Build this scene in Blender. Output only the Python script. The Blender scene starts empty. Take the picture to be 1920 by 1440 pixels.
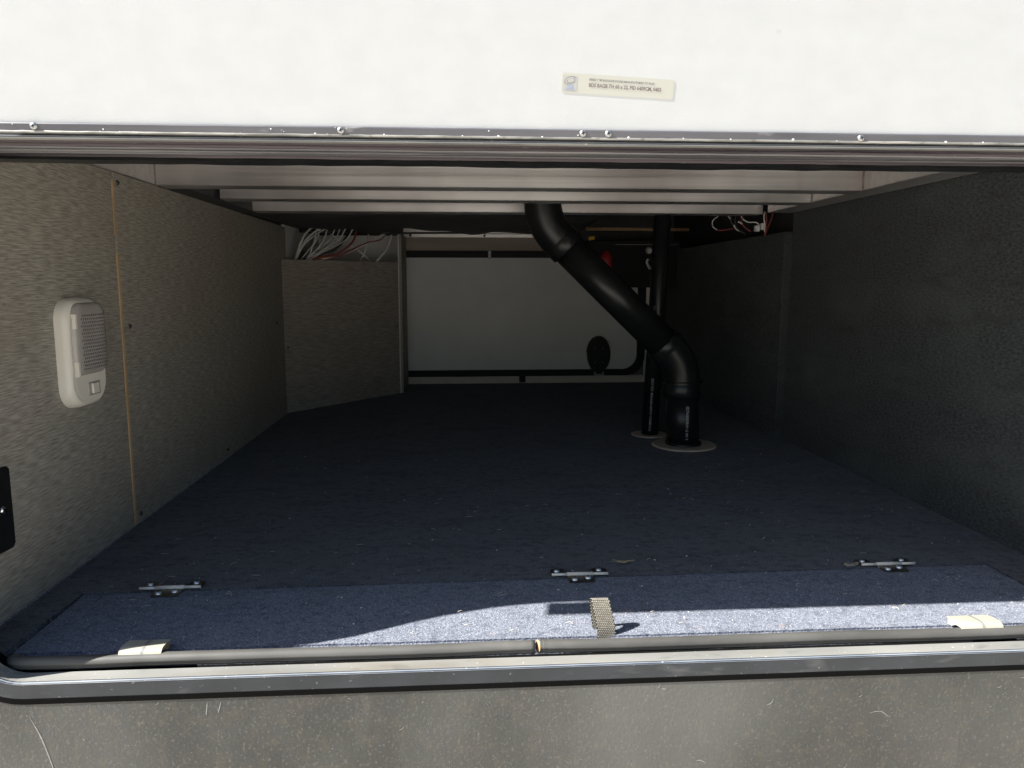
import bpy, bmesh, math, random
from mathutils import Vector, Matrix
random.seed(7)
S = bpy.context.scene
COL = S.collection
R = math.radians

# ------------------------------------------------------------ camera, sky, sun, exposure
cam = bpy.data.cameras.new('camera')
cam.sensor_width = 36.0
cam.lens = 1400 / 1920 * 36.0
cam.clip_start = 0.02
cam.clip_end = 400
co = bpy.data.objects.new('camera', cam)
co.location = (0, 0, .42)
co.rotation_euler = (R(90 - 7.648), 0, R(-3.726))
COL.objects.link(co)
S.camera = co

KX, KY = 1.09, .272                       # the sunlight travels towards (KX, KY, -1)
world = bpy.data.worlds.new("World")
S.world = world
world.use_nodes = True
wn = world.node_tree.nodes
sky = wn.new('ShaderNodeTexSky')
sky.sky_type = 'NISHITA'
sky.sun_disc = False
sky.dust_density = 1.0
sky.ozone_density = .8
sky.sun_elevation = math.atan(1 / math.hypot(KX, KY))
sky.sun_rotation = math.atan2(-KX, -KY)
world.node_tree.links.new(sky.outputs[0], wn['Background'].inputs[0])
wn['Background'].inputs[1].default_value = .06
sl = bpy.data.lights.new('sun', 'SUN')
sl.energy = 5.0
sl.angle = R(.5)
sl.color = (1, .975, .93)
so = bpy.data.objects.new('sun', sl)
so.rotation_euler = Vector((KX, KY, -1)).to_track_quat('-Z', 'Y').to_euler()
so.location = (-3, -1, 4)
COL.objects.link(so)
S.view_settings.view_transform = 'Standard'
S.view_settings.look = 'None'
S.view_settings.exposure = 1.66
S.view_settings.gamma = 1
S.render.engine = 'CYCLES'
S.cycles.max_bounces = 14
S.cycles.diffuse_bounces = 10
S.cycles.glossy_bounces = 6
S.cycles.use_denoising = True
S.cycles.sample_clamp_indirect = 6

# ------------------------------------------------------------ materials
def _n(nt, t, **kw):
    n = nt.nodes.new(t)
    for k, v in kw.items():
        setattr(n, k, v)
    return n

def mat(name, a, b=None, scale=20, stretch=(1, 1, 1), detail=6, lo=.35, hi=.65, rough=.6, rough2=None, metal=0,
        bump=0, bscale=None, bstretch=None, bdist=.001, spec=.5, layers=(), sheen=0, trans=0, rot=(0, 0, 0)):
    """base colour a..b mixed by noise; layers = (colour, scale, lo, hi, amount, stretch) painted over it"""
    m = bpy.data.materials.new(name)
    m.use_nodes = True
    nt = m.node_tree
    L = nt.links.new
    bs = nt.nodes['Principled BSDF']
    tc = _n(nt, 'ShaderNodeTexCoord')
    def noise(scale, stretch, detail, seed=0.0, rotv=(0, 0, 0)):
        mp = _n(nt, 'ShaderNodeMapping')
        mp.inputs['Scale'].default_value = stretch
        mp.inputs['Location'].default_value = (seed, seed * .7, seed * 1.3)
        mp.inputs['Rotation'].default_value = rotv
        L(tc.outputs['Object'], mp.inputs[0])
        no = _n(nt, 'ShaderNodeTexNoise')
        no.inputs['Scale'].default_value = scale
        no.inputs['Detail'].default_value = detail
        L(mp.outputs[0], no.inputs['Vector'])
        return no
    def ramp(src, lo, hi):
        r = _n(nt, 'ShaderNodeMapRange')
        r.inputs['From Min'].default_value = lo
        r.inputs['From Max'].default_value = hi
        L(src, r.inputs['Value'])
        return r.outputs[0]
    b = b or a
    n0 = noise(scale, stretch, detail, 0, rot)
    f0 = ramp(n0.outputs[0], lo, hi)
    mx = _n(nt, 'ShaderNodeMix', data_type='RGBA')
    mx.inputs['A'].default_value = (*a, 1)
    mx.inputs['B'].default_value = (*b, 1)
    L(f0, mx.inputs['Factor'])
    out = mx.outputs['Result']
    for i, (c, sc, l, h, amt, st) in enumerate(layers):
        n1 = noise(sc, st, 3, 3.1 * (i + 1))
        f1 = ramp(n1.outputs[0], l, h)
        mu = _n(nt, 'ShaderNodeMath', operation='MULTIPLY')
        L(f1, mu.inputs[0])
        mu.inputs[1].default_value = amt
        m2 = _n(nt, 'ShaderNodeMix', data_type='RGBA')
        L(mu.outputs[0], m2.inputs['Factor'])
        L(out, m2.inputs['A'])
        m2.inputs['B'].default_value = (*c, 1)
        out = m2.outputs['Result']
    L(out, bs.inputs['Base Color'])
    bs.inputs['Metallic'].default_value = metal
    bs.inputs['Specular IOR Level'].default_value = spec
    if rough2 is None:
        bs.inputs['Roughness'].default_value = rough
    else:
        rr = _n(nt, 'ShaderNodeMapRange')
        rr.inputs['To Min'].default_value = rough
        rr.inputs['To Max'].default_value = rough2
        L(f0, rr.inputs['Value'])
        L(rr.outputs[0], bs.inputs['Roughness'])
    if sheen:
        bs.inputs['Sheen Weight'].default_value = sheen
    if trans:
        bs.inputs['Transmission Weight'].default_value = trans
    if bump:
        nb = noise(bscale or scale, bstretch or stretch, 4, 9.7)
        bp = _n(nt, 'ShaderNodeBump')
        bp.inputs['Strength'].default_value = bump
        bp.inputs['Distance'].default_value = bdist
        L(nb.outputs[0], bp.inputs['Height'])
        L(bp.outputs[0], bs.inputs['Normal'])
    return m

ONE = (1, 1, 1)
M = {}
M['carpet'] = mat('carpet_charcoal', (.064, .067, .073), (.168, .171, .180), 420, (1, 1, 1), 3, .32, .68, rough=.95, bump=1, bscale=380,
                  bdist=.0025, spec=.12, sheen=.1,
                  layers=[((.28, .28, .29), 600, .58, .72, .6, ONE), ((.02, .022, .025), 500, .60, .75, .7, ONE),
                          ((.10, .085, .07), 9, .52, .8, .4, ONE), ((.022, .023, .026), 70, .50, .68, .5, (1, 1.3, 1)),
                          ((.03, .031, .034), 16, .52, .75, .40, (.6, 1.6, 1)), ((.22, .21, .20), 3.2, .62, .80, .25, ONE)])
M['lid_carpet'] = mat('carpet_navy', (.080, .092, .124), (.208, .224, .268), 420, (1, 1, 1), 3, .32, .68, rough=.95, bump=1, bscale=380,
                  bdist=.002, spec=.12, sheen=.1,
                  layers=[((.46, .47, .50), 560, .55, .72, .6, ONE), ((.03, .035, .05), 500, .62, .75, .5, ONE),
                          ((.035, .042, .065), 80, .52, .68, .45, (1, 1.3, 1)), ((.05, .058, .08), 18, .52, .75, .35, (.6, 1.6, 1)),
                          ((.40, .30, .22), 34, .70, .76, .35, ONE)])
M['fuzz'] = mat('carpet_fibre', (.20, .205, .23), (.42, .42, .45), 300, rough=.9, spec=.2)
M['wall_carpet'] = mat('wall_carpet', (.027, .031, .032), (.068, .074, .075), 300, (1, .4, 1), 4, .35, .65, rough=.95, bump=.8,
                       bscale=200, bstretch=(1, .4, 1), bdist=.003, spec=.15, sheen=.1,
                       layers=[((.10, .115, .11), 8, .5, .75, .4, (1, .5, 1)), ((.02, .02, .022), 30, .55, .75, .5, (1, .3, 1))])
M['linen'] = mat('linen_wallboard', (.225, .205, .172), (.405, .375, .322), 600, (1, .06, 1), 2, .37, .63, rough=.55, bump=1,
                 bscale=560, bstretch=(1, .06, 1), bdist=.0014, spec=.3,
                 layers=[((.56, .50, .41), 520, .60, .72, .5, (1, .06, 1)), ((.12, .105, .085), 560, .58, .72, .4, (1, .07, 1)),
                         ((.12, .10, .075), 90, .64, .76, .45, (1, .5, 1)), ((.23, .175, .125), 5, .5, .8, .35, ONE),
                         ((.30, .285, .24), 14, .55, .75, .25, (1, .4, 1))])
M['linen_dark'] = mat('linen_board', (.23, .20, .175), (.38, .34, .305), 450, (.07, .07, 1), 2, .36, .64, rough=.6, bump=.5,
                      bscale=600, bstretch=(.12, .12, 1), bdist=.0008, spec=.3, layers=[((.22, .18, .15), 6, .5, .8, .4, ONE)])
M['batten'] = mat('batten', (.42, .27, .14), (.55, .38, .22), 60, (1, 1, .2), rough=.6,
                  layers=[((.20, .13, .08), 25, .6, .75, .5, (1, 1, .4))])
M['door_white'] = mat('door_white', (.465, .472, .472), (.485, .492, .492), 30, (1, 1, 1.4), 6, rough=.5, bump=.15, bscale=380,
                      bdist=.0005, spec=.35, layers=[((.44, .43, .39), 14, .66, .80, .25, ONE), ((.38, .34, .27), 60, .76, .82, .4, ONE)])
M['far_white'] = mat('far_door_panel', (.60, .60, .59), (.64, .64, .63), 8, rough=.5, bump=.2, bscale=200, bdist=.0004)
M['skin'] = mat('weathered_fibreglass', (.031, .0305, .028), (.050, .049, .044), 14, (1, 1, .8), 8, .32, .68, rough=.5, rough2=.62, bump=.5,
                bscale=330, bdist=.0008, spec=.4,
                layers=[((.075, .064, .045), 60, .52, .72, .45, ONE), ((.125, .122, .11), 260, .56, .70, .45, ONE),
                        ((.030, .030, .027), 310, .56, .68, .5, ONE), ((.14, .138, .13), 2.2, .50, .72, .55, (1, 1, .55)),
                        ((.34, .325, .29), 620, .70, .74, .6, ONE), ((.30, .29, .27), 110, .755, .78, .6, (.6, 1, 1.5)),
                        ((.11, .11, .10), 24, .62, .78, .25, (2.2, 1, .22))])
M['frame'] = mat('frame_black', (.014, .017, .021), (.030, .034, .040), 16, ONE, 7, .3, .7, rough=.42, rough2=.55, spec=.35,
                 bump=.15, bscale=120, bdist=.0005,
                 layers=[((.14, .14, .135), 60, .6, .78, .45, (.3, 1, 1)), ((.25, .24, .22), 260, .70, .75, .6, ONE)])
M['edge'] = mat('edge_highlight', (.13, .15, .18), (.24, .26, .29), 60, (.2, 1, 1), rough=.45, layers=[((.5, .5, .48), 200, .68, .74, .8, ONE)])  # paler bluish tone paints the sunlit highlight along the frame edge
M['sill_top'] = mat('dusty_sill', (.135, .135, .125), (.235, .232, .215), 12, (.35, 1, 1), 7, .3, .7, rough=.7, spec=.3, bump=.2,
                    bscale=140, bdist=.0004,
                    layers=[((.15, .12, .085), 20, .54, .72, .5, (.25, 1, 1)), ((.34, .33, .30), 5, .52, .7, .7, (.6, 1, 1)), ((.08, .08, .08), 60, .60, .76, .5, (.4, 1, 1)),
                            ((.7, .68, .62), 300, .70, .74, .8, ONE)])
M['rubber'] = mat('seal_rubber', (.052, .050, .045), (.090, .086, .078), 24, (.3, 1, 1), 7, rough=.5, rough2=.65, spec=.45, bump=.2,
                  bscale=160, bdist=.0003, layers=[((.17, .165, .15), 12, .55, .75, .5, (.2, 1, 1)), ((.03, .03, .03), 90, .63, .75, .5, (.15, 1, 1))])
M['header'] = mat('header_metal', (.20, .195, .205), (.34, .33, .34), 30, (.08, 1, 1), 5, rough=.38, rough2=.55, metal=.85, bump=.2,
                  bscale=120, bstretch=(.1, 1, 1), bdist=.0006, layers=[((.09, .08, .085), 20, .55, .8, .5, (.15, 1, 1))])
M['strip'] = mat('edge_strip', (.070, .068, .078), (.125, .12, .13), 26, (.12, 1, 1), 6, rough=.42, rough2=.6, metal=.35, bump=.2,
                 bscale=120, bdist=.0005, layers=[((.36, .35, .34), 50, .66, .76, .6, (.4, 1, 1)), ((.05, .045, .05), 30, .60, .75, .5, (.3, 1, 1))])
M['header_dark'] = mat('header_dark', (.05, .043, .05), (.12, .10, .11), 26, (.1, 1, 1), 5, rough=.35, rough2=.5, metal=.5,
                       layers=[((.5, .48, .47), 120, .72, .76, .7, (.5, 1, 1))])
M['alu'] = mat('mill_aluminium', (.62, .60, .59), (.76, .735, .72), 60, (.02, 1, 1), 5, rough=.34, rough2=.48, metal=.88, bump=.25,
               bscale=220, bstretch=(.015, 1, 1), bdist=.0006, layers=[((.30, .26, .25), 2.6, .46, .60, .65, (1, .1, .1)), ((.80, .77, .73), 4.5, .55, .66, .45, (1, .1, .1)), ((.52, .36, .32), 9, .62, .70, .35, (1, .1, .1))])  # dark and bright bands paint soft reflections into the metal
M['joist_edge'] = mat('joist_lip', (.13, .128, .12), (.38, .37, .34), 40, (.5, 1, 1), 6, .3, .7, rough=.55, metal=.4, layers=[((.10, .085, .07), 90, .56, .7, .7, ONE)])
M['screw_old'] = mat('screw_old', (.34, .34, .34), rough=.38, metal=.9)
M['dark'] = mat('underbelly_black', (.03, .03, .032), (.05, .048, .05), 12, rough=.6, bump=.3, bscale=30, bdist=.003)
M['abs'] = mat('abs_black', (.008, .009, .010), (.012, .013, .014), 25, rough=.32, rough2=.38, spec=.38)
M['latch_black'] = mat('latch_black', (.008, .008, .009), rough=.5, spec=.25)
M['blackmetal'] = mat('black_metal', (.007, .007, .008), (.012, .012, .013), 60, rough=.55, spec=.2)
M['ring'] = mat('ring_tan', (.52, .43, .34), (.60, .50, .40), 40, rough=.5)
M['print'] = mat('white_print', (.42, .42, .42), (.55, .55, .55), 400, rough=.6)
M['screw'] = mat('screw_zinc', (.75, .76, .76), rough=.22, metal=1)
M['screw_bright'] = mat('screw_bright', (.8, .82, .82), rough=.38, metal=.8)
M['screw_dark'] = mat('screw_dark', (.10, .09, .085), rough=.35, metal=.8)
M['hinge_pin'] = mat('hinge_nickel', (.66, .59, .50), (.78, .71, .61), 100, rough=.4, metal=0, layers=[((.3, .2, .12), 90, .62, .75, .5, ONE)])
M['hinge_leaf'] = mat('hinge_leaf', (.10, .085, .065), (.17, .15, .12), 120, rough=.35, metal=.85)
M['clip'] = mat('vinyl_cream', (.33, .315, .25), (.38, .365, .30), 40, rough=.45, layers=[((.55, .48, .36), 120, .66, .78, .3, ONE)])
M['clip_core'] = mat('clip_tan', (.34, .21, .10), (.42, .28, .14), 100, rough=.7)
M['web'] = mat('webbing', (.20, .18, .14), (.29, .265, .215), 300, rough=.85, sheen=.2)
M['web_dark'] = mat('webbing_gap', (.03, .027, .022), rough=.9)
M['lamp'] = mat('lamp_housing', (.74, .69, .60), (.78, .73, .64), 10, rough=.38, spec=.5)
M['lens'] = mat('lamp_lens', (.36, .33, .30), (.41, .38, .35), 30, rough=.25, spec=.6)
M['lens_dot'] = mat('lens_prism', (.12, .11, .105), rough=.3, spec=.6)
M['sticker'] = mat('sticker_cream', (.43, .425, .375), rough=.5)
M['sticker_grey'] = mat('sticker_logo_ground', (.37, .37, .35), rough=.5)
M['ink'] = mat('ink_grey', (.20, .195, .18), rough=.6)
M['ink_blue'] = mat('ink_blue', (.28, .31, .40), rough=.6)
M['ink_red'] = mat('ink_brown', (.19, .16, .15), rough=.6)
M['wire_white'] = mat('wire_white', (.55, .53, .51), rough=.45)
M['wire_red'] = mat('wire_red', (.20, .035, .028), rough=.45)
M['wire_black'] = mat('wire_black', (.02, .02, .02), rough=.5)
M['wire_orange'] = mat('wire_orange', (.62, .24, .06), rough=.5)
M['red'] = mat('red_plastic', (.38, .02, .03), rough=.45)
M['yellow'] = mat('yellow_plastic', (.75, .42, .03), rough=.45)
M['wood'] = mat('backing_board', (.30, .25, .20), (.38, .32, .26), 20, (.1, 1, 1), rough=.7)
M['pale'] = mat('pale_panel', (.62, .60, .58), (.70, .68, .66), 10, rough=.6)
M['sillpale'] = mat('pale_sill', (.55, .49, .40), (.60, .55, .46), 20, rough=.6)
M['ground'] = mat('gravel_ground', (.52, .48, .41), (.64, .59, .51), 6, detail=10, rough=.9, bump=.5, bscale=60, bdist=.01)
M['scuff'] = mat('scuff', (.16, .158, .15), (.24, .235, .22), 300, rough=.6)
M['straw'] = mat('straw', (.55, .48, .34), (.68, .60, .46), 50, rough=.7)
M['bits'] = mat('paint_bits', (.70, .69, .66), (.8, .79, .76), 50, rough=.6)
M['leaf'] = mat('dry_leaf', (.34, .26, .15), (.48, .38, .24), 150, rough=.8)
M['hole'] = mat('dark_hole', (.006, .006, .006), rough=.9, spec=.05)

# ------------------------------------------------------------ mesh helpers
def box(bm, x0, x1, y0, y1, z0, z1, bev=0, seg=2):
    r = bmesh.ops.create_cube(bm, size=1)
    vs = r['verts']
    for v in vs:
        v.co = Vector((x0 + (v.co.x + .5) * (x1 - x0), y0 + (v.co.y + .5) * (y1 - y0), z0 + (v.co.z + .5) * (z1 - z0)))
    if bev:
        es = list({e for v in vs for e in v.link_edges})
        bmesh.ops.bevel(bm, geom=es, offset=bev, segments=seg, affect='EDGES', profile=.6)
    return bm

def nb():
    return bmesh.new()

def bx(*a, **k):
    return box(nb(), *a, **k)

def frames(pts):
    """parallel-transport frames along a path"""
    T = []
    n = len(pts)
    for i in range(n):
        t = (pts[min(i + 1, n - 1)] - pts[max(i - 1, 0)])
        T.append(t.normalized())
    ref = Vector((0, 0, 1)) if abs(T[0].z) < .9 else Vector((1, 0, 0))
    N = (ref - T[0] * ref.dot(T[0])).normalized()
    out = []
    for i in range(n):
        if i:
            N = (N - T[i] * N.dot(T[i])).normalized()
        out.append((T[i], N, T[i].cross(N)))
    return out

def tube(bm, pts, r, seg=12, caps=True, sq=None):
    pts = [Vector(p) for p in pts]
    rs = r if isinstance(r, (list, tuple)) else [r] * len(pts)
    fr = frames(pts)
    rings = []
    for p, (T, N, B), rr in zip(pts, fr, rs):
        ring = []
        for k in range(seg):
            a = 2 * math.pi * k / seg
            ring.append(bm.verts.new(p + (N * math.cos(a) + B * math.sin(a)) * rr))
        rings.append(ring)
    for a, b in zip(rings, rings[1:]):
        for k in range(seg):
            f = bm.faces.new((a[k], a[(k + 1) % seg], b[(k + 1) % seg], b[k]))
            f.smooth = True
    if caps:
        bm.faces.new(rings[0][::-1])
        bm.faces.new(rings[-1])
    return bm

def smooth_path(P, n=8):
    """Catmull-Rom"""
    P = [Vector(p) for p in P]
    Q = [P[0] * 2 - P[1]] + P + [P[-1] * 2 - P[-2]]
    out = []
    for i in range(1, len(Q) - 2):
        for k in range(n):
            t = k / n
            a, b, c, d = Q[i - 1:i + 3]
            out.append(.5 * ((2 * b) + (c - a) * t + (2 * a - 5 * b + 4 * c - d) * t * t + (3 * b - a - 3 * c + d) * t ** 3))
    out.append(P[-1])
    return out

def extrude_x(bm, prof, x0, x1, n=1, wob=0, seed=1, smooth=False, closed=True):
    """prof: list of (y,z), extruded along x from x0 to x1 in n pieces"""
    rnd = random.Random(seed)
    rings = []
    for i in range(n + 1):
        x = x0 + (x1 - x0) * i / n
        dy, dz = rnd.uniform(-wob, wob), rnd.uniform(-wob, wob)
        rings.append([bm.verts.new((x, y + dy, z + dz)) for y, z in prof])
    m = len(prof)
    rg = range(m) if closed else range(m - 1)
    for a, b in zip(rings, rings[1:]):
        for k in rg:
            f = bm.faces.new((a[k], b[k], b[(k + 1) % m], a[(k + 1) % m]))
            f.smooth = smooth
    if closed:
        bm.faces.new(rings[0])
        bm.faces.new(rings[-1][::-1])
    return bm

def slab(bm, pts2, z0, z1, plane='xz', base=0):
    """polygon pts2 given thickness. plane 'xy' -> thickness in z; 'xz' -> thickness in y"""
    def P(u, v, w):
        return (u, v, w) if plane == 'xy' else ((u, w, v) if plane == 'xz' else (w, u, v))
    a = [bm.verts.new(P(u, v, z0)) for u, v in pts2]
    b = [bm.verts.new(P(u, v, z1)) for u, v in pts2]
    bm.faces.new(a)
    bm.faces.new(b[::-1])
    n = len(pts2)
    for k in range(n):
        bm.faces.new((a[k], a[(k + 1) % n], b[(k + 1) % n], b[k]))
    return bm

def rrect(x0, x1, z0, z1, r, n=8):
    out = []
    for cx, cz, a0 in ((x1 - r, z1 - r, 0), (x0 + r, z1 - r, 90), (x0 + r, z0 + r, 180), (x1 - r, z0 + r, 270)):
        for k in range(n + 1):
            a = R(a0 + 90 * k / n)
            out.append((cx + r * math.cos(a), cz + r * math.sin(a)))
    return out

def dome(bm, c, nrm, r, h, seg=14, rings=4):
    c, nrm = Vector(c), Vector(nrm).normalized()
    q = nrm.to_track_quat('Z', 'Y')
    prev = None
    for i in range(rings + 1):
        a = math.pi / 2 * i / rings
        rr, hh = r * math.cos(a), h * math.sin(a)
        if i == rings:
            top = bm.verts.new(c + q @ Vector((0, 0, h)))
            for k in range(seg):
                f = bm.faces.new((prev[k], prev[(k + 1) % seg], top)); f.smooth = True
            break
        ring = [bm.verts.new(c + q @ Vector((rr * math.cos(2 * math.pi * k / seg), rr * math.sin(2 * math.pi * k / seg), hh))) for k in range(seg)]
        if prev:
            for k in range(seg):
                f = bm.faces.new((prev[k], prev[(k + 1) % seg], ring[(k + 1) % seg], ring[k])); f.smooth = True
        prev = ring
    return bm

# ------------------------------------------------------------ object helpers
def origin(o):
    v = Vector((0, 0, 0))
    while o is not None:
        v += o.location
        o = o.parent
    return v

def obj(name, bm, m, parent=None, fix=True):
    """one mesh object; vertices are given in world space"""
    if fix:
        bmesh.ops.recalc_face_normals(bm, faces=bm.faces[:])
    me = bpy.data.meshes.new(name)
    bm.to_mesh(me)
    bm.free()
    for mm in (m if isinstance(m, (list, tuple)) else [m]):
        me.materials.append(mm)
    o = bpy.data.objects.new(name, me)
    COL.objects.link(o)
    if parent is not None:
        d = origin(parent)
        me.transform(Matrix.Translation(-d))
        o.parent = parent
    return o

def tag(o, label, cat=None, group=None, kind=None):
    if label: o['label'] = label
    if cat: o['category'] = cat
    if group: o['group'] = group
    if kind: o['kind'] = kind
    return o

def thing(name, label, cat, loc=(0, 0, 0), group=None):
    o = bpy.data.objects.new(name, None)
    o.empty_display_size = .05
    o.location = loc
    COL.objects.link(o)
    return tag(o, label, cat, group)

def struct(name, bm, m, label=None):
    return tag(obj(name, bm, m), label, kind='structure')

_screws = {}
def screw(parent, pos, nrm, r, m, name='screw', h=None):
    key = (round(r, 5), m.name, h)
    if key not in _screws:
        bm = nb()
        hh = h or r * .62
        dome(bm, (0, 0, 0), (0, 0, 1), r, hh)
        # cross recess as a small dark cross sunk-looking on the crown
        me = bpy.data.meshes.new('screw')
        for a in (0, 90):
            b2 = bmesh.ops.create_cube(bm, size=1)['verts']
            bmesh.ops.scale(bm, vec=(r * .95, r * .2, hh * .30), verts=b2)
            bmesh.ops.rotate(bm, cent=(0, 0, 0), matrix=Matrix.Rotation(R(a + 20), 3, 'Z'), verts=b2)
            bmesh.ops.translate(bm, vec=(0, 0, hh * .93), verts=b2)
            for f in {f for v in b2 for f in v.link_faces}:
                f.material_index = 1
        bm.to_mesh(me)
        bm.free()
        me.materials.append(m)
        me.materials.append(M['hole'])
        _screws[key] = me
    o = bpy.data.objects.new(name, _screws[key])
    COL.objects.link(o)
    o.parent = parent
    o.location = Vector(pos) - origin(parent)
    o.rotation_euler = Vector(nrm).to_track_quat('Z', 'Y').to_euler()
    return o

def text_bm(s, size, place, xs=1.0, thick=None):
    """flat lettering; place(u, v) -> world point"""
    cu = bpy.data.curves.new('t', 'FONT')
    cu.body = s
    cu.size = size
    cu.resolution_u = 2
    if thick: cu.offset = thick
    o = bpy.data.objects.new('t', cu)
    COL.objects.link(o)
    dg = bpy.context.evaluated_depsgraph_get()
    me = bpy.data.meshes.new_from_object(o.evaluated_get(dg))
    bm = nb()
    bm.from_mesh(me)
    for v in bm.verts:
        v.co = Vector(place(v.co.x * xs, v.co.y))
    bpy.data.objects.remove(o)
    bpy.data.curves.remove(cu)
    bpy.data.meshes.remove(me)
    return bm

XL, XR = -.577, .87          # inner faces of the side walls
JL, JR = -.528, .84           # jambs of the hatch opening
ZT = .603                    # underside of the joists
YB = 3.15                    # far wall

# ------------------------------------------------------------ the setting
g = nb()
box(g, -60, 60, -90, 60, -1.0, -.75)
struct('ground', g, M['ground'])

# floor of the compartment, with the cut-out for the lid at its front
def jy(x):                                     # y of the lid joint
    return 1.0205 + .02 * x
SL, SR, FY = -.524, .788, .838
fl = nb()
slab(fl, [(XL, FY), (SL - .003, FY), (SL - .003, jy(SL) + .003), (SR + .003, jy(SR) + .003), (SR + .003, FY), (XR, FY), (XR, YB), (XL, YB)], -.02, 0, 'xy')
bmesh.ops.bevel(fl, geom=[e for e in fl.edges if all(abs(v.co.z) < 1e-6 for v in e.verts) and all(v.co.y < 1.06 for v in e.verts)], offset=.003, segments=2, affect='EDGES')
floor = struct('floor', fl, M['carpet'], 'dark charcoal-navy felt carpet floor inside the storage bay')
fb = bx(-.58, .89, .795, 3.14, -.06, -.0215)
struct('subfloor', fb, M['dark'])

access = lid = thing('access_lid', 'navy carpeted lid board let into the floor just behind the sill, with three steel hinges', 'lid', (.13, .92, 0))
lb = nb()
slab(lb, [(SL + .003, FY - .002), (SR - .003, FY - .002), (SR - .003, jy(SR) - .003), (SL + .003, jy(SL) - .003)], -.018, .001, 'xy')
bmesh.ops.bevel(lb, geom=[e for e in lb.edges if all(v.co.z > 0 for v in e.verts)], offset=.004, segments=3, affect='EDGES')
obj('lid_board', lb, M['lid_carpet'], lid)

# carpet fibres that stand up near the front, where the sun rakes across them
fz = nb()
def blade(bm, x, y, z, l, w):
    a = random.uniform(0, 6.28)
    d = Vector((math.cos(a), math.sin(a), 0))
    t = Vector((random.uniform(-1, 1), random.uniform(-1, 1), random.uniform(.25, 1))).normalized() * l
    p = Vector((x, y, z))
    b = Vector((random.uniform(-1, 1), random.uniform(-1, 1), 0)) * l * .4
    v = [bm.verts.new(p - d * w), bm.verts.new(p + d * w), bm.verts.new(p + t * .6 + d * w * .6), bm.verts.new(p + t * .6 - d * w * .6), bm.verts.new(p + t + b)]
    bm.faces.new((v[0], v[1], v[2], v[3]))
    bm.faces.new((v[3], v[2], v[4]))
for i in range(22000):
    y = .842 + (random.random() ** 1.4) * .17
    blade(fz, random.uniform(SL, SR), y, .0, random.uniform(.002, .0045), random.uniform(.00015, .0004))
for i in range(2200):
    left = True
    y = .845 + random.random() ** 1.3 * 1.5
    blade(fz, (XL + random.uniform(.0005, .004)) if left else (XR - random.uniform(.0005, .004)), y, .0, random.uniform(.002, .006), random.uniform(.0003, .0006))
tag(obj('carpet_fuzz', fz, M['fuzz'], fix=False), 'loose felt fibres standing up from the carpet near the sill', 'carpet fibres', kind='stuff')

# ceiling above the joists
struct('ceiling', bx(-1.0, 1.3, .80, 3.3, .72, .78), M['dark'])

# ------------------------------------------------------------ side wall, left
lw = thing('side_wall', 'tan ribbed linen wallboard lining the left side of the bay, with one battened joint', 'wall', (XL, 1.5, 0))
p = bx(XL - .012, XL, .80, 1.303, -.022, ZT)
obj('wall_panel', p, M['linen'], lw)
p = bx(XL - .012, XL, 1.311, 2.52, -.022, ZT)
obj('wall_panel', p, M['linen'], lw)
p = nb()
box(p, XL - .008, XL + .0016, 1.3035, 1.3105, .001, .470)
box(p, XL - .008, XL + .0010, 1.3035, 1.3100, .500, .590)
obj('batten', p, M['batten'], lw)
obj('backing', bx(XL - .03, XL - .013, .80, 3.2, -.05, .70), M['dark'], lw)
obj('joist_end_shade', bx(XL - .0125, XL + .044, 1.531, 2.03, ZT + .0005, ZT + .10), M['dark'], lw)  # added dark block, stands in for shade at the joists' left ends
for y, z in ((1.326, .588), (1.336, .347), (1.329, .014), (1.828, .018), (2.36, .30)):
    screw(lw, (XL, y, z), (1, 0, 0), .0048, M['screw_dark'])

# right wall, carpeted
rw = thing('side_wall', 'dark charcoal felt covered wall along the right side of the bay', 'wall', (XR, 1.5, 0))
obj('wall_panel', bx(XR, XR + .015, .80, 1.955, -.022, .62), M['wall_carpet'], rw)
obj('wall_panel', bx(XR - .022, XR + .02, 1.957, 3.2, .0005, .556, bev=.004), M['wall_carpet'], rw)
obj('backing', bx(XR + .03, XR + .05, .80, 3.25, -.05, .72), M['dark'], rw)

# ------------------------------------------------------------ back of the bay
bw = thing('end_wall', 'dim back wall of the bay framing the far hatch, pale strip along its foot', 'wall', (.2, YB, 0))
obj('foot_strip', bx(-.6, .806, YB - .004, YB + .02, .0005, .0295), M['sillpale'], bw)
obj('side_strip', bx(.776, .806, YB - .004, YB + .02, .030, .56), M['pale'], bw)
obj('top_board', bx(-.24, .44, YB - .012, YB + .02, .556, .609), M['wood'], bw)
obj('backing', bx(-.7, 1.0, YB + .045, YB + .07, -.01, .74), M['dark'], bw)
obj('cavity_panel', bx(XL, -.262, YB - .06, YB - .05, .0005, .612), M['pale'], bw)
obj('cavity_panel', bx(XL - .012, XL - .0005, 2.5205, YB - .061, .0005, .612), M['pale'], bw)
obj('corner_panel', bx(.807, XR + .02, YB - .01, YB + .02, .0005, .556), M['wall_carpet'], bw)

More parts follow.
